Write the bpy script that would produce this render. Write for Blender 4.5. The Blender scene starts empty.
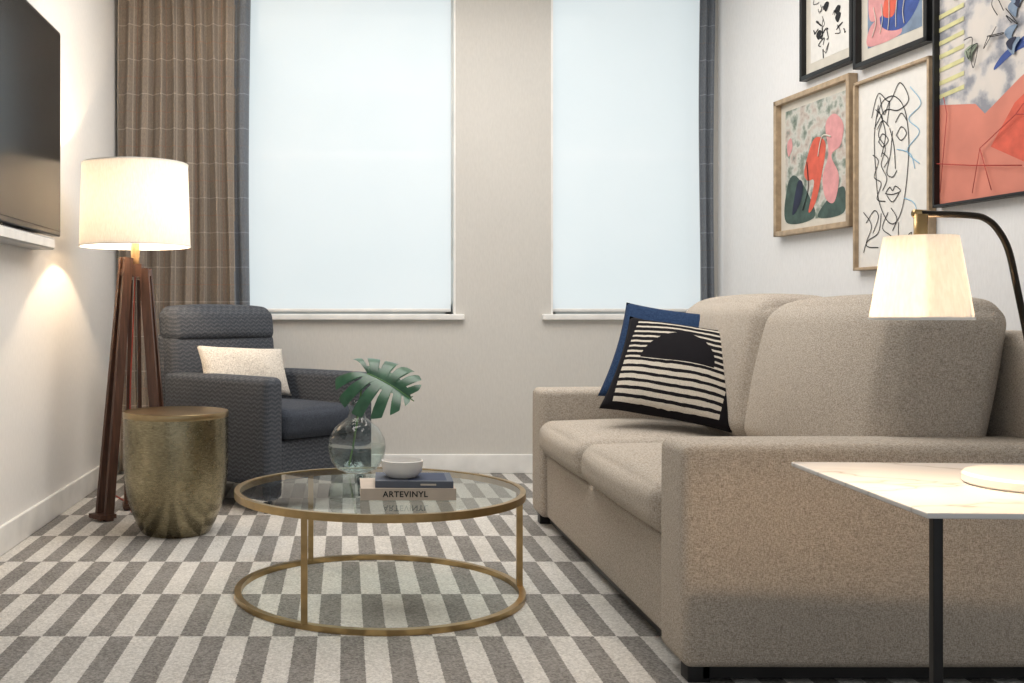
import bpy, bmesh, math, random
from mathutils import Vector, Matrix
random.seed(4)
scene = bpy.context.scene
COL = scene.collection

# ------------------------------------------------------------------ materials
class NB:
    def __init__(s, name):
        s.mat = bpy.data.materials.new(name); s.mat.use_nodes = True
        s.nt = s.mat.node_tree; s.N = s.nt.nodes; s.L = s.nt.links
        s.b = s.N['Principled BSDF']; s.out = s.N['Material Output']
        s.tc = s.N.new('ShaderNodeTexCoord')
    def put(s, sock, v):
        if isinstance(v, bpy.types.NodeSocket): s.L.new(v, sock)
        else: sock.default_value = v
    def m(s, op, a, b=0.0, c=0.0):
        n = s.N.new('ShaderNodeMath'); n.operation = op
        s.put(n.inputs[0], a); s.put(n.inputs[1], b); s.put(n.inputs[2], c)
        return n.outputs[0]
    def xyz(s, coord='Object'):
        n = s.N.new('ShaderNodeSeparateXYZ'); s.L.new(s.tc.outputs[coord], n.inputs[0]); return n.outputs
    def noise(s, scale, detail=3, stretch=(1,1,1), coord='Object', rough=.5):
        mp = s.N.new('ShaderNodeMapping'); s.L.new(s.tc.outputs[coord], mp.inputs[0])
        mp.inputs['Scale'].default_value = stretch
        n = s.N.new('ShaderNodeTexNoise'); s.L.new(mp.outputs[0], n.inputs['Vector'])
        n.inputs['Scale'].default_value = scale; n.inputs['Detail'].default_value = detail
        n.inputs['Roughness'].default_value = rough
        return n.outputs['Fac']
    def ramp(s, f, stops):
        n = s.N.new('ShaderNodeValToRGB'); s.L.new(f, n.inputs[0])
        e = n.color_ramp.elements
        while len(e) < len(stops): e.new(.5)
        for i, (p, c) in enumerate(stops):
            e[i].position = p; e[i].color = (*c, 1)
        return n.outputs[0]
    def mix(s, f, a, b):
        n = s.N.new('ShaderNodeMix'); n.data_type = 'RGBA'
        s.put(n.inputs[0], f)
        s.put(n.inputs[6], a if isinstance(a, bpy.types.NodeSocket) else (*a, 1))
        s.put(n.inputs[7], b if isinstance(b, bpy.types.NodeSocket) else (*b, 1))
        return n.outputs[2]
    def color(s, v): s.put(s.b.inputs['Base Color'], v if isinstance(v, bpy.types.NodeSocket) else (*v, 1))
    def bump(s, h, strength=.3, dist=.01):
        n = s.N.new('ShaderNodeBump'); s.L.new(h, n.inputs['Height'])
        n.inputs['Strength'].default_value = strength; n.inputs['Distance'].default_value = dist
        s.L.new(n.outputs[0], s.b.inputs['Normal'])
    def set(s, rough=.6, metal=0., spec=None):
        s.b.inputs['Roughness'].default_value = rough; s.b.inputs['Metallic'].default_value = metal
        if spec is not None: s.b.inputs['Specular IOR Level'].default_value = spec
        return s

def simple(name, col, rough=.6, metal=0., scale=8., var=.08, bump=0., bscale=200., spec=None, stretch=(1,1,1)):
    k = NB(name).set(rough, metal, spec)
    f = k.noise(scale, 3, stretch)
    lo = tuple(max(0, c*(1-var)) for c in col); hi = tuple(min(1, c*(1+var)) for c in col)
    k.color(k.ramp(f, [(.3, lo), (.7, hi)]))
    if bump: k.bump(k.noise(bscale, 2), bump, .004)
    return k.mat

def srgb(r, g, b):
    f = lambda c: (c/255/12.92 if c/255 <= .04045 else ((c/255+.055)/1.055)**2.4)
    return (f(r), f(g), f(b))

M = {}
def wallmat(name, col):
    k = NB(name).set(.75, 0, .25)
    a = k.noise(120, 3, (1, 1, .25)); b = k.noise(1.5, 2)
    f = k.m('ADD', k.m('MULTIPLY', a, .6), k.m('MULTIPLY', b, .4))
    k.color(k.ramp(f, [(.3, tuple(c*.94 for c in col)), (.7, tuple(min(1, c*1.04) for c in col))]))
    k.bump(a, .15, .004); return k.mat
M['wall_l'] = wallmat('wallcovering_light', (.79, .775, .75))
M['wall_b'] = wallmat('wall_paint_greige', (.62, .60, .56))
M['wall_r'] = wallmat('wallcovering_white', (.80, .80, .80))
M['trim'] = simple('trim_white_paint', (.82, .81, .78), .4)
M['ceil'] = simple('ceiling_paint', (.85, .85, .83), .8)

def carpet():
    k = NB('striped_carpet').set(.95, 0, .1)
    mp = k.N.new('ShaderNodeMapping')
    nz = k.N.new('ShaderNodeTexNoise'); nz.inputs['Scale'].default_value = 160; k.L.new(k.tc.outputs['Object'], nz.inputs['Vector'])
    add = k.N.new('ShaderNodeVectorMath'); add.operation = 'MULTIPLY_ADD'
    k.L.new(nz.outputs['Color'], add.inputs[0]); add.inputs[1].default_value = (.010, .010, 0); k.L.new(k.tc.outputs['Object'], add.inputs[2])
    k.L.new(add.outputs[0], mp.inputs[0])
    mp.inputs['Scale'].default_value = (1/.068, 1/.47, 0); mp.inputs['Location'].default_value = (.35, .14, .5)
    ch = k.N.new('ShaderNodeTexChecker'); k.L.new(mp.outputs[0], ch.inputs['Vector']); ch.inputs['Scale'].default_value = 1
    n1 = k.noise(130, 4, rough=.7); n2 = k.noise(3, 2)
    nn = k.m('ADD', k.m('MULTIPLY', n1, .8), k.m('MULTIPLY', n2, .2))
    dark = k.ramp(nn, [(.37, (.14, .133, .124)), (.63, (.38, .36, .335))])
    lite = k.ramp(nn, [(.37, (.46, .44, .41)), (.63, (.80, .775, .73))])
    k.color(k.mix(ch.outputs['Fac'], lite, dark)); k.bump(n1, .8, .01)
    return k.mat
M['carpet'] = carpet()

def tweed(name, c0, c1, c2, sc=1., bump=.5):
    k = NB(name).set(.95, 0, .15)
    a = k.noise(110*sc, 3, (1, 1, 4)); b = k.noise(110*sc, 3, (4, 4, 1)); c = k.noise(400*sc, 2)
    f = k.m('ADD', k.m('MULTIPLY', k.m('ADD', a, b), .36), k.m('MULTIPLY', c, .28))
    k.color(k.ramp(f, [(.40, c0), (.5, c1), (.62, c2)])); k.bump(f, bump, .005)
    return k.mat
M['sofa'] = tweed('oatmeal_linen_weave', (.26, .222, .18), (.43, .378, .318), (.63, .57, .50), 1.25, .5)
M['navy'] = tweed('slate_seat_fabric', (.024, .028, .036), (.046, .053, .068), (.085, .096, .118), 1.3, .3)
M['blue_cushion'] = tweed('blue_woven_fabric', (.008, .018, .05), (.018, .040, .095), (.04, .075, .15), 1.2, .4)
M['cream_cushion'] = tweed('cream_boucle', (.42, .38, .33), (.66, .61, .54), (.82, .78, .70), .7, .8)

def zigzag():
    k = NB('charcoal_chevron_weave').set(.9, 0, .2)
    x, y, z = k.xyz()
    h = k.m('ADD', x, y)
    tri = k.m('MULTIPLY', k.m('PINGPONG', k.m('ADD', h, 5), .022), .55)
    s = k.m('SINE', k.m('MULTIPLY', k.m('ADD', z, tri), 2*math.pi/.021))
    n = k.noise(300, 2)
    f = k.m('ADD', k.m('MULTIPLY', s, .10), n)
    k.color(k.ramp(f, [(.22, (.032, .036, .044)), (.5, (.066, .073, .086)), (.78, (.140, .148, .165))]))
    k.bump(f, .5, .004); return k.mat
M['zig'] = zigzag()

def curtain_mat(name, base, line, line2):
    k = NB(name).set(.9, 0, .15)
    u, v, w = k.xyz('UV')
    def ln(c, per, wid, off=0.):
        return k.m('LESS_THAN', k.m('FRACT', k.m('ADD', k.m('DIVIDE', c, per), off)), wid/per)
    a = k.m('MAXIMUM', ln(v, .205, .006), ln(u, .16, .006))
    b = k.m('MAXIMUM', ln(v, .205, .004, .5), ln(u, .32, .004, .4))
    n = k.noise(250, 2, (1, 1, .3))
    bc = k.ramp(n, [(.3, tuple(c*.85 for c in base)), (.7, tuple(c*1.15 for c in base))])
    c1 = k.mix(k.m('MULTIPLY', b, .4), bc, line2)
    k.color(k.mix(k.m('MULTIPLY', a, .5), c1, line))
    k.bump(n, .2, .003); return k.mat
M['curtain'] = curtain_mat('tan_plaid_drape', (.25, .21, .172), (.52, .46, .39), (.36, .16, .09))
M['lining_backlit'] = curtain_mat('slate_plaid_drape', (.15, .165, .185), (.34, .36, .39), (.2, .15, .13))  # grey-blue lining, with its backlit darkening put into the colour

def shade_blind():
    k = NB('solar_roller_shade')
    N, L = k.N, k.L
    n = k.noise(260, 3, (1, 1, 1)); n2 = k.noise(1.2, 2)
    cc = k.ramp(k.m('ADD', k.m('MULTIPLY', n, .35), k.m('MULTIPLY', n2, .65)), [(.35, (.74, .86, .91)), (.65, (.85, .935, .97))])
    em = N.new('ShaderNodeEmission'); L.new(cc, em.inputs[0]); em.inputs[1].default_value = .60  # fabric glows by itself, standing in for daylight passing through
    df = N.new('ShaderNodeBsdfDiffuse'); df.inputs[0].default_value = (.45, .47, .48, 1)
    tr = N.new('ShaderNodeBsdfTransparent')
    ad = N.new('ShaderNodeAddShader'); L.new(em.outputs[0], ad.inputs[0]); L.new(df.outputs[0], ad.inputs[1])
    mx = N.new('ShaderNodeMixShader'); L.new(k.m('MULTIPLY_ADD', n, .05, .155), mx.inputs[0]); L.new(ad.outputs[0], mx.inputs[1]); L.new(tr.outputs[0], mx.inputs[2])
    L.new(mx.outputs[0], k.out.inputs[0]); return k.mat
M['blind'] = shade_blind()

def lampshade(name, em_s, tint, a=.35, dens=1.):
    k = NB(name); N, L = k.N, k.L
    n = k.noise(200, 2, (1, 1, .2))
    c = k.ramp(n, [(.3, (.82*dens, .79*dens, .74*dens)), (.7, (.92*dens, .90*dens, .86*dens))])
    df = N.new('ShaderNodeBsdfDiffuse'); L.new(c, df.inputs[0])
    tl = N.new('ShaderNodeBsdfTranslucent'); L.new(c, tl.inputs[0])
    mx = N.new('ShaderNodeMixShader'); mx.inputs[0].default_value = a; L.new(df.outputs[0], mx.inputs[1]); L.new(tl.outputs[0], mx.inputs[2])
    em = N.new('ShaderNodeEmission'); em.inputs[0].default_value = (*tint, 1); em.inputs[1].default_value = em_s
    ad = N.new('ShaderNodeAddShader'); L.new(mx.outputs[0], ad.inputs[0]); L.new(em.outputs[0], ad.inputs[1])
    L.new(ad.outputs[0], k.out.inputs[0]); return k.mat
M['shade1'] = lampshade('linen_drum_shade', .05, (1, .90, .78), .27)
M['shade2'] = lampshade('linen_cone_shade', .12, (1, .92, .82), .22, .95)

def glass(name, tint, f0=.04):
    """thin glass: clear transmission, view-angle reflectance of real glass (Schlick), same from both sides"""
    k = NB(name); N, L = k.N, k.L
    tr = N.new('ShaderNodeBsdfTransparent'); 
    n = k.noise(3, 1); L.new(k.ramp(n, [(.3, tint), (.7, tuple(min(1, t*1.01) for t in tint))]), tr.inputs[0])
    gl = N.new('ShaderNodeBsdfGlossy'); gl.inputs['Roughness'].default_value = .01
    ge = N.new('ShaderNodeNewGeometry'); dp = N.new('ShaderNodeVectorMath'); dp.operation = 'DOT_PRODUCT'
    L.new(ge.outputs['Incoming'], dp.inputs[0]); L.new(ge.outputs['Normal'], dp.inputs[1])
    c = k.m('SUBTRACT', 1., k.m('ABSOLUTE', dp.outputs['Value']))
    fr = k.m('MULTIPLY_ADD', k.m('POWER', c, 5.), 1-f0, f0)
    mx = N.new('ShaderNodeMixShader'); L.new(fr, mx.inputs[0]); L.new(tr.outputs[0], mx.inputs[1]); L.new(gl.outputs[0], mx.inputs[2])
    L.new(mx.outputs[0], k.out.inputs[0]); return k.mat
M['glass'] = glass('clear_table_glass', (.87, .95, .92), .12)
M['vglass'] = glass('vase_glass', (.92, .955, .95), .07)
M['water'] = glass('water', (.86, .91, .90), .03)

M['brass'] = simple('brushed_brass', (.44, .31, .15), .3, 1., 20, .15)
def drum():
    k = NB('patinated_brass').set(.3, 1.)
    a = k.noise(6, 5, (1, 1, .5)); b = k.noise(50, 3, (1, 1, 5)); c = k.noise(28, 5, rough=.7)
    f = k.m('ADD', k.m('ADD', k.m('MULTIPLY', a, .45), k.m('MULTIPLY', b, .35)), k.m('MULTIPLY', c, .2))
    k.color(k.ramp(f, [(.36, (.15, .13, .085)), (.5, (.27, .235, .15)), (.62, (.42, .365, .24))]))
    k.L.new(k.ramp(c, [(.35, (.30,)*3), (.65, (.18,)*3)]), k.b.inputs['Roughness'])
    k.bump(b, .2, .003); return k.mat
M['drum'] = drum()
M['drumtop'] = simple('drum_top_brass', (.36, .27, .15), .28, 1., 8, .2)
M['walnut'] = simple('walnut_wood', (.075, .032, .018), .45, 0, 12, .45, .1, 80, None, (6, 6, .5))
M['oak'] = simple('light_oak', (.52, .34, .17), .5, 0, 14, .2, .1, 80, None, (6, 6, .5))
M['oakframe'] = simple('oak_frame', (.42, .31, .20), .5, 0, 30, .2)
M['black'] = simple('black_metal', (.012, .012, .013), .4, .3, 8, .2)
M['bronze'] = simple('dark_bronze', (.03, .024, .018), .35, .8, 8, .2)
M['screen'] = simple('tv_screen', (.006, .007, .008), .25, 0, 4, .1, 0, 1, .3)
M['bezel'] = simple('tv_bezel', (.02, .02, .022), .3, .4, 4, .1)
M['greybox'] = simple('soundbar_grey', (.45, .45, .45), .5)
M['white'] = simple('white_ceramic', (.74, .72, .69), .25, 0, 5, .03)
def marble():
    k = NB('white_marble').set(.25)
    n = k.noise(1.5, 4, (1, 2.2, 1), rough=.55)
    vein = k.m('ABSOLUTE', k.m('SUBTRACT', n, .5))
    k.color(k.ramp(vein, [(0., (.42, .40, .38)), (.006, (.57, .56, .55)), (.03, (.63, .63, .63))])); return k.mat
M['marble'] = marble()
M['paper'] = simple('art_paper', (.76, .74, .70), .8, 0, 30, .04)
M['cord'] = simple('red_fabric_cord', (.35, .05, .03), .7)
k = NB('monstera_green').set(.35, 0, .5)
k.color(k.ramp(k.noise(18, 3), [(.3, (.012, .055, .028)), (.7, (.035, .12, .06))])); M['leaf'] = k.mat
M['stem'] = simple('green_stem', (.10, .22, .06), .5)

def flat(name, rgb, var=.06, sc=20):
    return simple(name, srgb(*rgb), .75, 0, sc, var)

def cushion_pattern():
    k = NB('black_cream_graphic_knit').set(.9, 0, .1)
    x, y, z = k.xyz()
    xx = k.m('MULTIPLY', x, x); zc = k.m('SUBTRACT', z, .0); zz = k.m('MULTIPLY', zc, zc)
    r = k.m('SQRT', k.m('ADD', xx, zz))
    inside = k.m('LESS_THAN', r, .140)
    up = k.m('GREATER_THAN', zc, 0.)
    wob = k.m('MULTIPLY', k.noise(30, 1), .006)
    def st(c, per, wid, off=0.): return k.m('LESS_THAN', k.m('FRACT', k.m('ADD', k.m('DIVIDE', k.m('ADD', c, wob), per), 20+off)), wid)
    sup = st(z, .026, .36)
    slo = st(z, .032, .58)
    out = k.m('ADD', k.m('MULTIPLY', up, sup), k.m('MULTIPLY', k.m('SUBTRACT', 1., up), slo))
    insd = k.m('MULTIPLY', k.m('SUBTRACT', 1., up), slo)
    f = k.m('ADD', k.m('MULTIPLY', inside, insd), k.m('MULTIPLY', k.m('SUBTRACT', 1., inside), out))
    edge = k.m('LESS_THAN', k.m('MAXIMUM', k.m('ABSOLUTE', x), k.m('ABSOLUTE', z)), .200)
    f = k.m('MULTIPLY', f, edge)
    n = k.noise(250, 2)
    f = k.m('MULTIPLY', f, k.m('MULTIPLY_ADD', n, .5, .6))
    k.color(k.mix(f, (.012, .011, .013), (.66, .60, .51))); k.bump(n, .3, .003); return k.mat
M['graphic'] = cushion_pattern()

# ------------------------------------------------------------------ mesh helpers
def empty(name, loc, rz=0):
    e = bpy.data.objects.new(name, None); e.empty_display_size = .1
    e.location = loc; e.rotation_euler = (0, 0, rz); COL.objects.link(e); return e

def mobj(name, verts, faces, mat, parent=None, loc=(0, 0, 0), rot=(0, 0, 0), smooth=False, uvs=None):
    me = bpy.data.meshes.new(name); me.from_pydata([tuple(v) for v in verts], [], faces); me.update()
    bm = bmesh.new(); bm.from_mesh(me)
    if uvs is None: bmesh.ops.recalc_face_normals(bm, faces=bm.faces)
    bm.to_mesh(me); bm.free()
    if uvs is not None:
        ul = me.uv_layers.new(name='UVMap')
        for lp in me.loops: ul.data[lp.index].uv = uvs[lp.vertex_index]
    if smooth:
        for p in me.polygons: p.use_smooth = True
    o = bpy.data.objects.new(name, me); o.data.materials.append(mat); COL.objects.link(o)
    o.location = loc; o.rotation_euler = rot
    if parent: o.parent = parent
    return o

def soft(name, b, mat, parent=None, r=.01, bulge=(0, 0, 0), mid=1, k=3, rot=(0, 0, 0), rel=True, warp=None):
    c = Vector(((b[0]+b[1])/2, (b[2]+b[3])/2, (b[4]+b[5])/2))
    h = [(b[1]-b[0])/2, (b[3]-b[2])/2, (b[5]-b[4])/2]
    r = min(r, min(h)*.98)
    def ax(hh):
        L = [-hh + r*i/k for i in range(k)]
        inn = hh-r
        Mi = [-inn+2*inn*i/mid for i in range(mid+1)]
        return L+Mi+[-q for q in reversed(L)]
    A = [ax(q) for q in h]; n = [len(a)-1 for a in A]
    idx = {}; V = []; F = []
    def vid(i, j, l):
        key = (i, j, l)
        if key not in idx:
            p = [A[0][i], A[1][j], A[2][l]]
            inn = [max(-(h[q]-r), min(h[q]-r, p[q])) for q in range(3)]
            d = Vector([p[q]-inn[q] for q in range(3)])
            if d.length > 1e-9: d = d.normalized()*r
            v = Vector(inn)+d
            t = [p[q]/h[q] for q in range(3)]
            w = Vector(v)
            for q in range(3):
                o1, o2 = [(1, 2), (0, 2), (0, 1)][q]
                if bulge[q]: w[q] += bulge[q]*t[q]*(1-t[o1]**2)*(1-t[o2]**2)
            if warp: w = Vector(warp(w, t))
            idx[key] = len(V); V.append(w)
        return idx[key]
    for a in range(3):
        o1, o2 = [(1, 2), (0, 2), (0, 1)][a]
        for s in (0, n[a]):
            for i in range(n[o1]):
                for j in range(n[o2]):
                    q = []
                    for (di, dj) in ((0, 0), (1, 0), (1, 1), (0, 1)):
                        kk = [0, 0, 0]; kk[a] = s; kk[o1] = i+di; kk[o2] = j+dj; q.append(vid(*kk))
                    F.append(q)
    loc = c
    if parent is not None and rel: loc = c-Vector(parent.location)
    return mobj(name, V, F, mat, parent, loc, rot, smooth=True)

def flatbox(name, b, mat, parent=None, rel=True, rot=(0,0,0)):
    c = Vector(((b[0]+b[1])/2, (b[2]+b[3])/2, (b[4]+b[5])/2)); h = [(b[1]-b[0])/2, (b[3]-b[2])/2, (b[5]-b[4])/2]
    V = [(sx*h[0], sy*h[1], sz*h[2]) for sx in (-1, 1) for sy in (-1, 1) for sz in (-1, 1)]
    F = [(0, 1, 3, 2), (4, 6, 7, 5), (0, 4, 5, 1), (2, 3, 7, 6), (0, 2, 6, 4), (1, 5, 7, 3)]
    loc = c-Vector(parent.location) if (parent is not None and rel) else c
    return mobj(name, V, F, mat, parent, loc, rot)

def lathe(name, prof, mat, parent=None, loc=(0, 0, 0), seg=64, smooth=True, closed=False, rot=(0,0,0)):
    V = []; F = []; n = len(prof)
    for i in range(seg):
        a = 2*math.pi*i/seg
        for (r, z) in prof: V.append((r*math.cos(a), r*math.sin(a), z))
    for i in range(seg):
        j = (i+1) % seg
        for q in range(n if closed else n-1):
            p = (q+1) % n
            F.append((i*n+q, j*n+q, j*n+p, i*n+p))
    o = mobj(name, V, F, mat, parent, loc, rot, smooth=smooth)
    bm = bmesh.new(); bm.from_mesh(o.data); bmesh.ops.remove_doubles(bm, verts=bm.verts, dist=1e-5)
    bmesh.ops.recalc_face_normals(bm, faces=bm.faces); bm.to_mesh(o.data); bm.free()
    if smooth:
        try: o.data.set_sharp_from_angle(angle=math.radians(38))
        except Exception: pass
    return o

def tube(name, pts, rad, mat, parent=None, loc=(0, 0, 0), seg=8, rads=None, flat_y=1.):
    pts = [Vector(p) for p in pts]; V = []; F = []; n = len(pts)
    prev = None
    for i, p in enumerate(pts):
        t = (pts[min(i+1, n-1)]-pts[max(i-1, 0)])
        if t.length < 1e-9: t = Vector((0,0,1))
        t.normalize()
        if prev is None:
            ref = Vector((0, 1, 0)) if abs(t.y) < .9 else Vector((1, 0, 0))
            u = t.cross(ref).normalized()
        else:
            u = (prev-t*prev.dot(t)).normalized()
        prev = u; w = t.cross(u)
        rr = rads[i] if rads else rad
        for s in range(seg):
            a = 2*math.pi*s/seg; d = u*math.cos(a)+w*math.sin(a)
            d.y *= flat_y
            V.append(p+d*rr)
    for i in range(n-1):
        for s in range(seg):
            q = (s+1) % seg; F.append((i*seg+s, i*seg+q, (i+1)*seg+q, (i+1)*seg+s))
    F.append(tuple(range(seg))); F.append(tuple((n-1)*seg+s for s in range(seg)))
    return mobj(name, V, F, mat, parent, loc, smooth=True)

def spline(P, n=8, closed=False):
    P = [Vector(p) for p in P]; out = []; m = len(P)
    rng = m if closed else m-1
    for i in range(rng):
        if closed: a, b, c, d = P[(i-1) % m], P[i], P[(i+1) % m], P[(i+2) % m]
        else: a, b, c, d = P[max(i-1, 0)], P[i], P[i+1], P[min(i+2, m-1)]
        for s in range(n):
            t = s/n
            out.append(.5*((2*b)+(c-a)*t+(2*a-5*b+4*c-d)*t*t+(3*b-a-3*c+d)*t**3))
    if not closed: out.append(P[-1])
    return out

def pillow(name, w, h, t, mat, parent, loc=(0, 0, 0), rot=(0, 0, 0), pinch=.07, n=28):
    """upright pillow in local XZ plane, thickness along Y"""
    V = []; F = []; idx = {}
    for side in (-1, 1):
        for i in range(n+1):
            for j in range(n+1):
                u = -1+2*i/n; v = -1+2*j/n
                edge = (i in (0, n) or j in (0, n))
                key = (i, j) if edge else (i, j, side)
                if key in idx: continue
                x = u*w/2*(1-pinch*(1-v*v)); z = v*h/2*(1-pinch*(1-u*u))
                th = t/2*((1-u**2)*(1-v**2))**.42
                th *= 1+.06*math.sin(5*u+3*v)
                idx[key] = len(V); V.append((x, side*th, z))
    def g(i, j, s): return idx[(i, j)] if (i in (0, n) or j in (0, n)) else idx[(i, j, s)]
    for s in (-1, 1):
        for i in range(n):
            for j in range(n): F.append((g(i, j, s), g(i+1, j, s), g(i+1, j+1, s), g(i, j+1, s)))
    return mobj(name, V, F, mat, parent, loc, rot, smooth=True)

# ------------------------------------------------------------------ room shell
XL, YB, H = -1.37, 6.31, 3.1
SL = .11
def rx(Y): return 2.24+SL*(YB-Y)
Y0 = -1.2
flatbox('floor', (-1.6, 3.4, Y0, YB+.3, -.1, 0), M['carpet'])
flatbox('ceiling', (-1.6, 3.4, Y0, YB+.3, H, H+.1), M['ceil'])
flatbox('wall_left', (XL-.15, XL, Y0, YB, 0, H), M['wall_l'])
def slab_right(name, t0, t1, z0, z1, mat, ya=Y0, yb=YB):
    V = []
    for z in (z0, z1):
        V += [(rx(ya)-t0, ya, z), (rx(yb)-t0, yb, z), (rx(yb)-t1, yb, z), (rx(ya)-t1, ya, z)]
    return mobj(name, V, [(0, 1, 2, 3), (4, 7, 6, 5), (0, 4, 5, 1), (1, 5, 6, 2), (2, 6, 7, 3), (3, 7, 4, 0)], mat)
slab_right('wall_right', 0, -.15, 0, H, M['wall_r'])
WZ0, WZ1 = .955, 2.98
W1 = (-.78, .665); W2 = (1.238, 2.175)
V = []; F = []
def addbox(b):
    s = len(V)
    V.extend([(x, y, z) for x in (b[0], b[1]) for y in (b[2], b[3]) for z in (b[4], b[5])])
    F.extend([tuple(s+i for i in f) for f in ((0, 1, 3, 2), (4, 6, 7, 5), (0, 4, 5, 1), (2, 3, 7, 6), (0, 2, 6, 4), (1, 5, 7, 3))])
BT = .28
for b in [(XL-.15, 2.45, YB, YB+BT, 0, WZ0), (XL-.15, 2.45, YB, YB+BT, WZ1, H),
          (XL-.15, W1[0], YB, YB+BT, WZ0, WZ1), (W1[1], W2[0], YB, YB+BT, WZ0, WZ1), (W2[1], 2.45, YB, YB+BT, WZ0, WZ1)]:
    addbox(b)
mobj('wall_back', V, F, M['wall_b'])
soft('baseboard_left', (XL, XL+.018, Y0, YB-.001, 0, .115), M['trim'], None, .006)
soft('baseboard_back', (XL+.018, 2.22, YB-.018, YB, 0, .115), M['trim'], None, .006)
slab_right('baseboard_right', .018, 0, 0, .115, M['trim'], Y0, YB-.02)

for i, (a, b) in enumerate((W1, W2)):
    r = empty('window_%d' % (i+1), ((a+b)/2, YB+.12, 0))
    fy0, fy1 = YB+.12, YB+.17
    flatbox('frame_left', (a, a+.05, fy0, fy1, WZ0, WZ1), M['trim'], r)
    flatbox('frame_right', (b-.05, b, fy0, fy1, WZ0, WZ1), M['trim'], r)
    flatbox('frame_top', (a, b, fy0, fy1, WZ1-.06, WZ1), M['trim'], r)
    flatbox('frame_bottom', (a, b, fy0, fy1, WZ0, WZ0+.06), M['trim'], r)
    flatbox('meeting_rail', (a+.05, b-.05, fy0, fy1, 1.90, 1.955), M['trim'], r)
    flatbox('glass_pane', (a+.05, b-.05, fy1-.012, fy1-.006, WZ0+.06, WZ1-.06), M['glass'], r)
    soft('sill', (a-.055, b+.05 if i == 0 else b+.04, YB-.035, YB+.12, WZ0-.035, WZ0), M['trim'], r, .006)
    flatbox('reveal_left', (a, a+.012, YB+.0, fy0, WZ0, WZ1), M['trim'], r)
    flatbox('reveal_right', (b-.012, b, YB+.0, fy0, WZ0, WZ1), M['trim'], r)
    s = empty('roller_shade' if i == 0 else 'roller_shade.001', ((a+b)/2, YB+.05, 0))
    sx0, sx1 = a+.018, b-.024
    n = 24; VV = []; FF = []
    for q in range(n+1):
        x = sx0+(sx1-sx0)*q/n-(a+b)/2
        VV += [(x, 0, WZ0+.03), (x, 0, WZ1-.02)]
    for q in range(n): FF.append((2*q, 2*q+2, 2*q+3, 2*q+1))
    mobj('shade_fabric', VV, FF, M['blind'], s)
    soft('hem_bar', (sx0, sx1, YB+.042, YB+.058, WZ0+.012, WZ0+.034), M['trim'], s, .005)
    tube('roller', [(sx0-(a+b)/2, 0, WZ1-.03), (sx1-(a+b)/2, 0, WZ1-.03)], .025, M['trim'], s, seg=16)
    tube('pull_chain', [(sx1+.004-(a+b)/2, -.03, 1.28), (sx1+.004-(a+b)/2, -.03, WZ1-.05)], .0025, M['trim'], s, seg=6)

def curtain(name, x0, x1, yc, amp, per, mat, edge=None, z0=.02, z1=2.99):
    root = empty(name, ((x0+x1)/2, yc, 0))
    n = int((x1-x0)/per*18); VV = []; FF = []; UV = []; u = 0; last = None; nz = 30
    for i in range(n+1):
        x = x0+(x1-x0)*i/n
        for j in range(nz+1):
            z = z0+(z1-z0)*j/nz; g = 1-.25*(z-z0)/(z1-z0)
            ph = 2*math.pi*(x-x0)/per + .5*math.sin(1.3*z+i*.03)
            y = amp*g*(math.sin(ph)+.25*math.sin(2.3*ph+1))
            p = Vector((x-(x0+x1)/2+.008*math.sin(2*z+x*9), y, z))
            if j == 0:
                if last is not None: u += (Vector((p.x, p.y, 0))-last).length
                last = Vector((p.x, p.y, 0))
            VV.append(p); UV.append((u, z))
    for i in range(n):
        for j in range(nz):
            a = i*(nz+1)+j; FF.append((a, a+nz+1, a+nz+2, a+1))
    o = mobj('drape', VV, FF, mat, root, smooth=True, uvs=UV)
    if edge:
        o.data.materials.append(edge)
        for p in o.data.polygons:
            if p.center.x > (x1-x0)/2-.09: p.material_index = 1
    sd = o.modifiers.new('t', 'SOLIDIFY'); sd.thickness = .004
    soft('curtain_track', (x0, x1, yc-.015, yc+.015, z1, z1+.03), M['trim'], root, .004)
    return root
curtain('curtain', XL+.03, -.565, YB-.09, .030, .085, M['curtain'], M['lining_backlit'])
curtain('curtain', 2.115, 2.20, YB-.07, .015, .04, M['lining_backlit'])

# ------------------------------------------------------------------ TV
tv = empty('television', (-1.28, 3.88, 1.757))
soft('tv_body', (-1.318, -1.276, 3.05, 4.71, 1.30, 2.215), M['bezel'], tv, .006)
soft('tv_screen', (-1.28, -1.272, 3.066, 4.694, 1.322, 2.20), M['screen'], tv, .002)
flatbox('wall_mount', (XL, -1.31, 3.6, 4.2, 1.55, 1.95), M['black'], tv)
soft('soundbar_body', (XL, -1.27, 3.2, 4.6, 1.235, 1.285), M['greybox'], tv, .01)
flatbox('soundbar_grille', (-1.272, -1.266, 3.22, 4.58, 1.242, 1.278), M['trim'], tv)
flatbox('soundbar_bracket', (-1.35, -1.30, 3.8, 4.0, 1.27, 1.56), M['black'], tv)

# ------------------------------------------------------------------ floor lamp
lx, ly = -.995, 4.98
fl = empty('floor_lamp', (lx, ly, 0))
lathe('drum_shade', [(.260, 1.275), (.248, 1.662), (.245, 1.662), (.257, 1.275)], M['shade1'], fl, closed=True)
lathe('shade_rim', [(.262, 1.273), (.262, 1.279), (.256, 1.279), (.256, 1.273)], M['trim'], fl, closed=True)
lathe('shade_rim_top', [(.250, 1.658), (.250, 1.664), (.244, 1.664), (.244, 1.658)], M['trim'], fl, closed=True)
tube('oak_post', [(0, 0, 1.17), (0, 0, 1.36)], .02, M['oak'], fl, seg=20)
tube('spider', [(-.247, 0, 1.64), (.247, 0, 1.64)], .003, M['brass'], fl)
tube('spider_arm', [(0, -.247, 1.64), (0, .247, 1.64)], .003, M['brass'], fl)
tube('lamp_harp', [(0, 0, 1.36), (0, 0, 1.40)], .012, M['brass'], fl)
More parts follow.
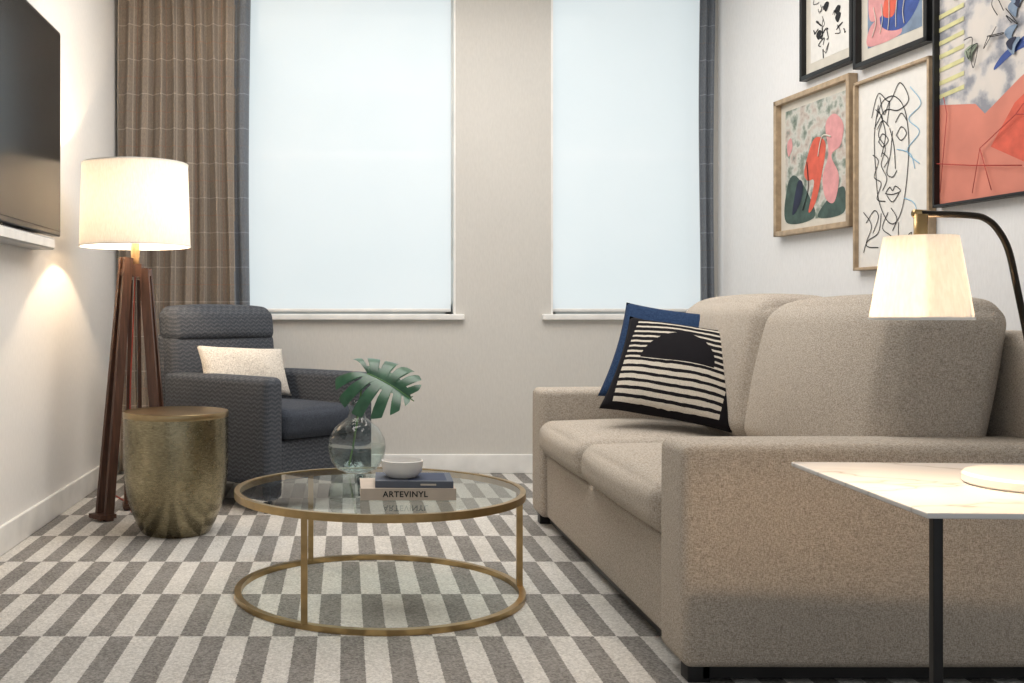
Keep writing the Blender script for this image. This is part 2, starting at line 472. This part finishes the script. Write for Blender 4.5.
lathe('bulb', [(0, 1.39), (.015, 1.395), (.022, 1.42), (.016, 1.44), (0, 1.445)], M['shade1'], fl, seg=24)
flatbox('leg_hub', (-.035, .035, -.035, .035, 1.13, 1.19), M['walnut'], fl, rel=False)
def board(name, p0, p1, w, t, mat, parent, side):
    p0, p1 = Vector(p0), Vector(p1); d = (p1-p0).normalized(); s = Vector(side); s = (s-d*s.dot(d)).normalized(); q = d.cross(s)
    VV = [p+s*a*w/2+q*b*t/2 for p in (p0, p1) for a in (-1, 1) for b in (-1, 1)]
    return mobj(name, VV, [(0, 1, 3, 2), (4, 6, 7, 5), (0, 4, 5, 1), (2, 3, 7, 6), (0, 2, 6, 4), (1, 5, 7, 3)], mat, parent)
for i, ang in enumerate((math.radians(225), math.radians(-10), math.radians(105))):
    rad = Vector((math.cos(ang), math.sin(ang), 0)); tan = Vector((-rad.y, rad.x, 0))
    R = .17 if i == 0 else .15
    for s in (-1, 1):
        board('leg_%d_board_%d' % (i+1, (s+3)//2), rad*.05+tan*.018*s+Vector((0, 0, 1.22-.05*i)), rad*R+tan*.036*s+Vector((0, 0, 0.0)), .045, .018, M['walnut'], fl, rad)
    board('leg_%d_foot' % (i+1), rad*(R-.035)+Vector((0, 0, .022)), rad*(R+.05)+Vector((0, 0, .022)), .10, .02, M['walnut'], fl, tan)
    board('leg_%d_stretcher' % (i+1), rad*.0+Vector((0, 0, 1.15)), rad*.075+Vector((0, 0, 1.15)), .03, .03, M['walnut'], fl, tan)
tube('power_cord', spline([(0, 0, 1.15), (-.01, .0, .9), (-.025, .01, .6), (-.03, .03, .3), (-.03, .05, .02), (-.05, .20, .006), (-.20, .5, .006)], 8), .0035, M['cord'], fl)

# ------------------------------------------------------------------ drum side table
dr = empty('brass_drum_side_table', (-.740, 4.60, 0))
prof = [(0, 0), (.140, 0), (.150, .008), (.172, .05), (.198, .11), (.216, .18), (.225, .25), (.228, .30), (.228, .40), (.228, .505)]
lathe('drum_body', prof, M['drum'], dr, seg=96)
lathe('drum_top', [(.228, .505), (.2295, .507), (.2295, .527), (.227, .531), (.215, .529), (0, .529)], M['drumtop'], dr, seg=96)

# ------------------------------------------------------------------ armchair
ac = empty('armchair', (-.446, 5.555, 0), math.radians(47))
Z = M['zig']
soft('arm_left', (-.385, -.265, -.46, .34, .13, .65), Z, ac, .035, (.006, 0, .004), 6, 4, rel=False)
soft('arm_right', (.265, .385, -.46, .34, .13, .65), Z, ac, .035, (.006, 0, .004), 6, 4, rel=False)
soft('seat_base', (-.266, .266, -.43, .34, .14, .34), Z, ac, .02, (0, 0, 0), 3, 3, rel=False)
soft('seat_cushion', (-.262, .262, -.465, .22, .345, .49), M['navy'], ac, .045, (0, .015, .02), 8, 4, rel=False)
soft('back_lower', (-.368, .368, .21, .36, .30, .85), Z, ac, .045, (0, .015, 0), 8, 4, rel=False, warp=lambda w, t: (w.x, w.y+.12*(w.z+.26), w.z))
soft('back_headrest', (-.372, .372, .255, .41, .80, 1.00), Z, ac, .06, (0, .015, .010), 10, 6, rel=False, warp=lambda w, t: (w.x, w.y+.12*(w.z+.11), w.z-.010*abs(t[0])**5*max(0, t[2])))
soft('back_shell', (-.377, .377, .31, .385, .14, .85), Z, ac, .03, (0, 0, 0), 6, 4, rel=False, warp=lambda w, t: (w.x, w.y+.06*(w.z+.33), w.z))
for i, (x, y) in enumerate(((-.335, -.41), (.335, -.41), (-.335, .33), (.335, .33))):
    lathe('leg_%d' % (i+1), [(0, 0), (.014, 0), (.022, .14), (0, .14)], M['black'], ac, (x, y, 0), 16)
lp = empty('lumbar_cushion', (-.525, 5.525, .655), math.radians(42))
pillow('cushion_cover', .56, .27, .12, M['cream_cushion'], lp, rot=(math.radians(-22), math.radians(3), 0), pinch=.05)

# ------------------------------------------------------------------ coffee table
tx, ty, R = .118, 3.60, .495
ct = empty('round_glass_coffee_table', (tx, ty, 0))
lathe('base_ring', [(R-.022, 0), (R, 0), (R, .018), (R-.022, .018)], M['brass'], ct, seg=128, closed=True, smooth=True)
lathe('top_ring', [(R-.018, .334), (R, .334), (R, .358), (R-.018, .358)], M['brass'], ct, seg=128, closed=True)
lathe('glass_top', [(0, .356), (R-.017, .356)], M['glass'], ct, seg=128)
for i, a in enumerate((2, 121, 240)):
    a = math.radians(a)
    flatbox('leg_%d' % (i+1), ((R-.012)*math.cos(a)-.010, (R-.012)*math.cos(a)+.010, (R-.012)*math.sin(a)-.010, (R-.012)*math.sin(a)+.010, .01, .338), M['brass'], ct, rel=False)

vz = .357
va = empty('monstera_vase', (.045, 3.97, vz))
vp = [(0, .0), (.045, .0), (.075, .012), (.100, .045), (.110, .088), (.104, .130), (.082, .168), (.050, .194), (.034, .206), (.030, .222), (.031, .245), (.038, .262)]
lathe('glass_vase', vp, M['vglass'], va, seg=64)
lathe('vase_rim', [(.0375, .260), (.0395, .262), (.0375, .264), (.0355, .262)], M['vglass'], va, seg=48, closed=True)
lathe('water', [(0, .004), (.043, .004), (.072, .015), (.097, .047), (.1065, .085), (.1055, .100), (0, .100)], M['water'], va, seg=64)
stem = spline([(-.03, .02, .02), (-.01, .01, .12), (.008, 0, .24), (.02, -.01, .33), (.040, -.02, .372)], 8)
tube('leaf_stem', stem, .0035, M['stem'], va, seg=8)
ax_ = Vector((.80, -.45, -.30)).normalized(); nn = Vector((-.02, -.70, .70)); nn = (nn-ax_*nn.dot(ax_)).normalized(); pp = nn.cross(ax_).normalized()
base = Vector((.040, -.02, .372)); Lf = .20
VV = []; FF = []
NS = 200; NW = 8
def env(t): return .155*(math.sin(math.pi*min(1, (t*.80+.26)))**.75)
for side in (-1, 1):
    st = len(VV)
    for i in range(NS+1):
        t = i/NS
        ph = (t*6.3+.35+.25*(side > 0)) % 1.0
        cut = 1.0
        if .06 < t < .93:
            if ph < .22: cut = .30
            elif ph < .30: cut = .30+(ph-.22)/.08*.67
            elif ph > .90: cut = 1-(ph-.90)/.10*.3
        e = max(.004, env(t)*cut)
        if t > .9: e *= max(.05, (1-t)/.1)**.6
        an = math.radians(-62+118*t**.8)
        dr_ = pp*side*math.cos(an)+ax_*math.sin(an)
        mid = base+ax_*(Lf*t)+nn*(-.05*t*t)
        for j in range(NW+1):
            s = j/NW*e
            VV.append(mid+dr_*s+nn*(.45*s-4.2*s*s)+Vector((0, 0, -.8*s*s)))
    for i in range(NS):
        for j in range(NW):
            a = st+i*(NW+1)+j; FF.append((a, a+NW+1, a+NW+2, a+1))
mobj('monstera_leaf', VV, FF, M['leaf'], va, smooth=True)
tube('leaf_midrib', [base+ax_*(Lf*t/10)+nn*(-.05*(t/10)**2+.001) for t in range(11)], .002, M['stem'], va, seg=6)

def book(name, b, cover, pages_m, rz=0):
    r = empty(name, ((b[0]+b[1])/2, (b[2]+b[3])/2, b[4]), rz)
    w, d, h = (b[1]-b[0])/2, (b[3]-b[2])/2, b[5]-b[4]
    flatbox('cover_bottom', (-w, w, -d, d, 0, .003), cover, r, rel=False)
    flatbox('cover_top', (-w, w, -d, d, h-.003, h), cover, r, rel=False)
    flatbox('spine', (-w, w, -d, -d+.003, .003, h-.003), cover, r, rel=False)
    flatbox('pages', (-w+.004, w-.004, -d+.003, d-.005, .003, h-.003), pages_m, r, rel=False)
    return r, w, d, h
cv1 = flat('book_cover_taupe', (186, 172, 158)); cv2 = flat('book_cover_grey', (86, 92, 104)); 
b1, w, d, h = book('art_book', (.050, .355, 3.35, 3.57, .3585, .396), cv1, M['paper'])
fc = bpy.data.curves.new('spine_title', 'FONT'); fc.body = 'ARTEVINYL'; fc.size = .026; fc.align_x = 'CENTER'; fc.align_y = 'CENTER'; fc.extrude = .0004; fc.space_character = 1.1; fc.offset = .0006
fo = bpy.data.objects.new('spine_title', fc); fo.data.materials.append(M['black']); COL.objects.link(fo); fo.parent = b1
fo.location = (-.01, -d-.0006, h/2); fo.rotation_euler = (math.pi/2, 0, 0)
b2, w2, d2, h2 = book('paperback_book', (.10, .350, 3.36, 3.55, .3965, .418), cv2, M['paper'], math.radians(-2))
flatbox('cover_print', (-.02, w2-.02, -d2+.02, d2-.02, h2, h2+.0006), flat('book_print_navy', (40, 52, 78)), b2, rel=False)
flatbox('spine_label', (.02, .07, -d2-.0006, -d2, .008, h2-.008), flat('spine_label_cream', (190, 182, 170)), b2, rel=False)
bw = empty('ceramic_bowl', (.188, 3.45, .4195))
lathe('bowl_body', [(0, .0), (.045, .0), (.050, .004), (.064, .018), (.068, .038), (.069, .054), (.065, .055), (.063, .038), (.056, .018), (.03, .010), (0, .009)], M['white'], bw, seg=64)

# ------------------------------------------------------------------ sofa
sx = .865
S = M['sofa']; so = empty('sofa', (1.4, 3.77, 0))
ya, yb = 2.68, 4.86
soft('arm_near', (sx, 1.98, ya, ya+.21, .045, .618), S, so, .026, (.003, .008, .004), 10, 4)
soft('arm_far', (sx, 1.98, yb-.21, yb, .05, .618), S, so, .026, (.003, .006, .006), 10, 4)
soft('front_rail', (sx+.03, sx+.12, ya+.2, yb-.2, .05, .328), S, so, .015, (0, 0, 0), 4, 3)
soft('seat_deck', (sx+.1, 1.9, ya+.2, yb-.2, .08, .325), S, so, .01)
ym = (ya+yb)/2+.06
soft('seat_cushion_near', (sx-.012, 1.62, ya+.216, ym-.009, .336, .485), S, so, .055, (.018, .004, .038), 12, 5)
soft('seat_cushion_far', (sx-.012, 1.62, ym+.009, yb-.216, .336, .485), S, so, .055, (.018, .004, .038), 12, 5)
soft('back_frame', (1.82, 2.02, ya+.01, yb-.01, .07, .905), S, so, .05, (0, 0, 0), 10, 4)
def bwarp(w, t):
    return (w.x+.20*w.z, w.y*(1-.02*max(0, t[2])), w.z-.02*(t[1]**6)*max(0, t[2]))
ymb = (ya+yb)/2+.03
soft('back_cushion_near', (1.46, 1.79, ya+.165, ymb-.008, .49, 1.0), S, so, .075, (.045, .006, .016), 14, 6, warp=bwarp)
soft('back_cushion_far', (1.46, 1.79, ymb+.008, yb-.16, .49, 1.02), S, so, .075, (.045, .006, .016), 14, 6, warp=bwarp)
for i, (x, y) in enumerate(((sx+.05, ya+.06), (sx+.05, yb-.06), (1.9, ya+.06), (1.9, yb-.06))):
    soft('foot_%d' % (i+1), (x-.03, x+.03, y-.03, y+.03, 0, .052), M['black'], so, .004)
flatbox('plinth', (sx+.06, 1.92, ya+.03, yb-.12, .012, .052), M['black'], so)

pb = empty('blue_throw_pillow', (1.355, 4.37, .777), math.radians(-33))
pillow('pillow_cover', .50, .46, .13, M['blue_cushion'], pb, rot=(math.radians(-30), math.radians(7), 0))
pg = empty('graphic_throw_pillow', (1.297, 4.09, .730), math.radians(-30))
pillow('pillow_cover', .50, .45, .16, M['graphic'], pg, rot=(math.radians(-36), math.radians(8), 0))

# ------------------------------------------------------------------ side table + lamp
st = empty('marble_side_table', (1.233, 1.96, 0), math.radians(-3))
soft('marble_top', (.948, 1.52, 1.668, 2.255, .623, .633), M['marble'], st, .003, k=2)
flatbox('under_frame', (1.06, 1.42, 1.80, 2.12, .611, .623), M['black'], st)
soft('post', (1.090, 1.108, 1.935, 1.953, .01, .613), M['black'], st, .002)
soft('base_plate', (1.07, 1.46, 1.76, 2.16, 0, .014), M['black'], st, .003)

tl = empty('table_lamp', (1.285, 1.95, .634))
lathe('lamp_base', [(0, 0), (.118, 0), (.122, .004), (.122, .016), (.117, .021), (0, .021)], M['white'], tl, seg=64)
hx, hy = 1.042-1.285, -.05
pp_ = [(.025, 0, .02), (.004, 0, .13), (-.020, -.008, .255), (-.048, -.016, .37), (-.068, -.024, .435), (-.090, -.03, .470), (-.115, -.036, .490), (-.15, -.044, .497), (hx, hy, .499)]
tube('curved_stem', spline(pp_, 8), .006, M['bronze'], tl, seg=12)
tube('brass_knuckle', [(hx-.012, hy, .500), (hx+.02, hy+.01, .4995)], .0075, M['brass'], tl, seg=16)
tube('socket', [(hx, hy, .498), (hx, hy, .405)], .012, M['brass'], tl, seg=16)
lathe('cone_shade', [(.085, .309), (.061, .458), (.059, .458), (.083, .309)], M['shade2'], tl, (hx, hy, 0), closed=True)
lathe('shade_rim', [(.0860, .307), (.0860, .312), (.0815, .312), (.0815, .307)], M['trim'], tl, (hx, hy, 0), closed=True)
tube('spider', [(hx-.058, hy, .452), (hx+.058, hy, .452)], .0018, M['brass'], tl)
lathe('bulb', [(0, .378), (.012, .382), (.016, .393), (.012, .406), (0, .408)], M['shade2'], tl, (hx, hy, 0), 24)

# ------------------------------------------------------------------ framed art on right wall
PHI = math.atan2(-1, SL)
nrm = math.sqrt(1+SL*SL)
class Pic:
    def __init__(s, name, yf, yn, z0, z1, fm, fw=.02, depth=.035, paper=None):
        yc = (yf+yn)/2; s.w = (yf-yn)*nrm; s.h = z1-z0
        s.r = empty(name, (rx(yc)-.002, yc, (z0+z1)/2), PHI)
        w, h = s.w/2, s.h/2
        flatbox('backing', (-w+.004, w-.004, -.014, 0, -h+.004, h-.004), paper or M['paper'], s.r, rel=False)
        soft('frame_top', (-w, w, -depth, 0, h-fw, h), fm, s.r, .002, rel=False)
        soft('frame_bottom', (-w, w, -depth, 0, -h, -h+fw), fm, s.r, .002, rel=False)
        soft('frame_left', (-w, -w+fw, -depth, 0, -h, h), fm, s.r, .002, rel=False)
        soft('frame_right', (w-fw, w, -depth, 0, -h, h), fm, s.r, .002, rel=False)
        s.fw = fw; s.l = 0; s.n = 0
        s.W = s.w-2*fw; s.H = s.h-2*fw
    def xy(s, u, v): return ((u-.5)*s.W, (v-.5)*s.H)
    def poly(s, pts, mat, smooth=False, name='print_shape'):
        s.l += 1; y = -.0145-.0003*s.l
        P = [Vector((*s.xy(u, v), 0)) for u, v in pts]
        if smooth: P = spline(P, 8, True)
        V = [(max(-s.W/2, min(s.W/2, p.x)), y, max(-s.H/2, min(s.H/2, p.y))) for p in P]
        mobj('%s_%d' % (name, s.l), V, [tuple(range(len(V)))], mat, s.r)
    def line(s, pts, mat, rad=.0025, smooth=True):
        s.n += 1
        y = -.0165-.0003*s.l
        P = [Vector((s.xy(u, v)[0], y, s.xy(u, v)[1])) for u, v in pts]
        if smooth: P = spline(P, 6)
        tube('ink_line_%d' % s.n, P, rad, mat, s.r, seg=6, flat_y=.3)

ink = flat('ink_black', (20, 20, 24)); coral = flat('print_coral', (210, 94, 74), .15); blush = flat('print_blush', (212, 150, 150), .12)
salmon = flat('print_salmon', (206, 128, 110), .1, 6); cobalt = flat('print_cobalt', (56, 80, 146), .2); teal = flat('print_teal', (66, 86, 80), .3)
sage = flat('print_sage', (148, 160, 140), .2); steel = flat('print_steel', (120, 138, 160), .2); yellow = flat('print_yellow', (206, 202, 150), .1)
navy = flat('print_navy', (32, 38, 62), .2); cream = flat('print_cream', (208, 202, 190), .05); red = flat('print_red', (170, 60, 52), .1); paleblue = flat('print_paleblue', (140, 185, 212), .1)
def mottled():
    k = NB('print_mottled').set(.7); f = k.noise(14, 5)
    k.color(k.ramp(f, [(.35, srgb(92, 108, 96)), (.45, srgb(150, 156, 146)), (.52, srgb(196, 196, 188)), (.62, srgb(184, 170, 160)), (.72, srgb(120, 126, 120))])); return k.mat
def splotch():
    k = NB('print_splotches').set(.7); f = k.noise(9, 6)
    k.color(k.ramp(f, [(.38, srgb(140, 142, 150)), (.44, srgb(180, 178, 180)), (.5, srgb(208, 202, 196)), (.62, srgb(214, 206, 198))])); return k.mat
A = Pic('framed_abstract_print', 5.58, 4.90, 1.364, 2.08, M['oakframe'], .026, .045, cream)
mt = mottled()
A.poly([(.07, .06), (.93, .06), (.93, .94), (.07, .94)], mt)
A.poly([(.08, .07), (.5, .07), (.42, .25), (.22, .42), (.10, .35)], teal, True)
A.poly([(.55, .07), (.90, .07), (.91, .25), (.75, .22)], teal, True)
A.poly([(.36, .45), (.50, .66), (.66, .60), (.60, .36), (.52, .18), (.42, .12), (.50, .34), (.40, .36)], coral, True)
A.poly([(.66, .74), (.78, .80), (.90, .70), (.86, .56), (.74, .50), (.84, .34), (.78, .16), (.66, .20), (.62, .36), (.70, .52)], blush, True)
A.poly([(.12, .58), (.18, .64), (.16, .72), (.10, .68)], blush, True)
A.poly([(.18, .12), (.30, .20), (.34, .34), (.26, .36)], navy, True)
A.line([(.40, .50), (.42, .30), (.34, .14)], ink, .003); A.line([(.56, .52), (.62, .66), (.74, .64)], cream, .004)
B = Pic('framed_ink_print', 5.335, 4.885, 2.134, 2.86, M['black'], .022, .04, cream)
B.poly([(.10, .08), (.90, .08), (.90, .93), (.10, .93)], M['paper'])
for q in range(34):
    cx, cy = random.uniform(.2, .8), random.uniform(.12, .9)
    B.line([(cx+random.uniform(-.07, .07), cy+random.uniform(-.04, .04)) for _ in range(4)], ink, random.uniform(.0015, .004))
for q in range(6):
    cx, cy = random.uniform(.25, .75), random.uniform(.15, .85)
    B.poly([(cx-.06, cy), (cx, cy+.03), (cx+.06, cy+.01), (cx, cy-.04)], ink, True)
C = Pic('framed_colour_print', 4.87, 4.355, 2.086, 2.86, M['black'], .022, .045, cream)
C.poly([(.10, .08), (.90, .08), (.90, .93), (.10, .93)], steel)
C.poly([(.12, .09), (.60, .09), (.50, .2), (.3, .24), (.13, .2)], blush, True)
C.poly([(.3, .2), (.62, .12), (.88, .25), (.86, .45), (.6, .4), (.4, .45)], cobalt, True)
C.poly([(.14, .25), (.4, .28), (.5, .5), (.3, .62), (.14, .5)], blush, True)
C.poly([(.34, .25), (.5, .22), (.56, .36), (.42, .40)], coral, True)
C.poly([(.5, .5), (.85, .55), (.8, .8), (.55, .85)], navy, True)
C.poly([(.2, .65), (.5, .7), (.4, .9), (.2, .88)], cream, True)
for q in range(5): C.line([(.18+.12*q, .14), (.24+.1*q, .22), (.2+.12*q, .32)], cream, .0025)
D = Pic('framed_face_drawing', 4.885, 4.355, 1.155, 2.026, M['oakframe'], .014, .035)
fc_ = [[(.30, .86), (.24, .70), (.26, .52), (.30, .36), (.42, .24), (.54, .22), (.64, .30), (.70, .46), (.72, .64), (.66, .80), (.52, .88), (.36, .87), (.28, .80)],
 [(.50, .70), (.47, .58), (.42, .49), (.50, .46), (.56, .49)], [(.46, .72), (.52, .62), (.54, .50)],
 [(.30, .66), (.36, .70), (.44, .66), (.37, .63), (.31, .66)], [(.55, .67), (.62, .71), (.69, .67), (.62, .64), (.56, .67)],
 [(.28, .73), (.36, .77), (.45, .73)], [(.54, .74), (.62, .78), (.70, .73)],
 [(.40, .38), (.46, .41), (.50, .39), (.54, .41), (.61, .38), (.50, .37), (.40, .38)], [(.42, .37), (.50, .33), (.59, .37)],
 [(.20, .80), (.30, .92), (.46, .86), (.60, .94), (.72, .84), (.58, .80), (.40, .82), (.24, .74)],
 [(.34, .28), (.30, .18), (.14, .14), (.08, .08)], [(.58, .22), (.60, .12), (.76, .16), (.66, .08)],
 [(.22, .60), (.30, .56), (.24, .48), (.34, .44), (.28, .36), (.40, .34)], [(.36, .60), (.44, .56), (.38, .52)], [(.44, .28), (.36, .20), (.50, .14), (.42, .06)],
 [(.26, .84), (.36, .78), (.30, .70), (.40, .62), (.34, .54), (.42, .46), (.36, .40)], [(.32, .90), (.38, .80), (.46, .86), (.42, .74)], [(.30, .84), (.40, .70), (.34, .58)], [(.48, .30), (.56, .24), (.50, .18)], [(.08, .30), (.2, .22), (.12, .12), (.3, .1)],
 [(.12, .24), (.24, .30), (.30, .26), (.22, .18)]]
for l in fc_: D.line(l, ink, .0022)
for l in [[(.74, .90), (.88, .80), (.72, .74), (.86, .66), (.70, .58), (.86, .50)], [(.66, .34), (.80, .30), (.84, .20)], [(.56, .60), (.74, .56), (.80, .48)]]: D.line(l, paleblue, .0022)
E = Pic('framed_large_abstract', 4.326, 3.27, 1.39, 2.62, M['black'], .012, .04, cream)
E.poly([(0, 0), (1, 0), (1, 1), (0, 1)], splotch())
E.poly([(0, 0), (1, 0), (1, .36), (.62, .43), (.42, .35), (.25, .27), (.20, .31), (0, .34)], salmon)
E.poly([(.28, .16), (.62, .02), (1, 0), (1, .30), (.58, .36), (.40, .28)], coral)
E.poly([(.30, .40), (.44, .44), (.62, .40), (.62, .52), (.46, .48), (.34, .44)], cobalt, True)
for q in range(7): E.poly([(.0, .36+.045*q), (.14, .37+.045*q), (.14, .385+.045*q), (.0, .375+.045*q)], yellow)
for q in range(30):
    cx, cy = random.uniform(.08, .6), random.uniform(.45, .95); a = random.uniform(.015, .04)
    E.poly([(cx-a, cy), (cx-.2*a, cy+.5*a), (cx+a, cy+.4*a), (cx+.3*a, cy-.3*a), (cx, cy-a)], [steel, navy, steel, sage, ink][q % 5], True)
for l in [[(.02, .04), (.06, .30), (.04, .36)], [(.2, .02), (.24, .16), (.42, .24), (.58, .36)], [(.0, .14), (.20, .11), (.45, .08)], [(.24, .16), (.3, .02)], [(.42, .24), (.7, .2)]]: E.line(l, red, .0022, False)
for q in range(14):
    cx, cy = random.uniform(.1, .6), random.uniform(.45, .9)
    E.line([(cx+random.uniform(-.05, .05), cy+random.uniform(-.04, .04)) for _ in range(4)], ink, .002)

# ------------------------------------------------------------------ lights
def light(name, typ, loc, power, col, rot=(0, 0, 0), size=.1, sy=None):
    l = bpy.data.lights.new(name, typ); l.energy = power; l.color = col
    if typ == 'AREA':
        l.size = size
        if sy: l.shape = 'RECTANGLE'; l.size_y = sy
    else: l.shadow_soft_size = size
    o = bpy.data.objects.new(name, l); o.location = loc; o.rotation_euler = rot; COL.objects.link(o); return o
light('floor_lamp_bulb_light', 'POINT', (lx, ly, 1.47), 24, (1, .76, .52), size=.02)
light('table_lamp_bulb_light', 'POINT', (1.285+hx, 1.95+hy, .634+.345), 13.0, (1, .70, .43), size=.018)
light('overhead_fill_light', 'AREA', (.55, 4.3, 3.05), 90, (1, .965, .925), size=2.4, sy=2.6)  # added overhead fill to brighten the room, no fixture modelled
w = bpy.data.worlds.new('World'); scene.world = w; w.use_nodes = True
bg = w.node_tree.nodes['Background']; bg.inputs[0].default_value = (.92, .96, 1, 1); bg.inputs[1].default_value = .66

# ------------------------------------------------------------------ camera
cam = bpy.data.cameras.new('camera'); co = bpy.data.objects.new('camera', cam); COL.objects.link(co)
co.location = (0, 0, .95); co.rotation_euler = (math.pi/2, 0, 0)
cam.sensor_width = 36; cam.lens = 36*1050/1024; cam.shift_x = (512-345)/1024; cam.shift_y = -26.5/1024
cam.clip_start = .05
scene.camera = co
scene.view_settings.view_transform = 'Standard'
scene.view_settings.look = 'None'
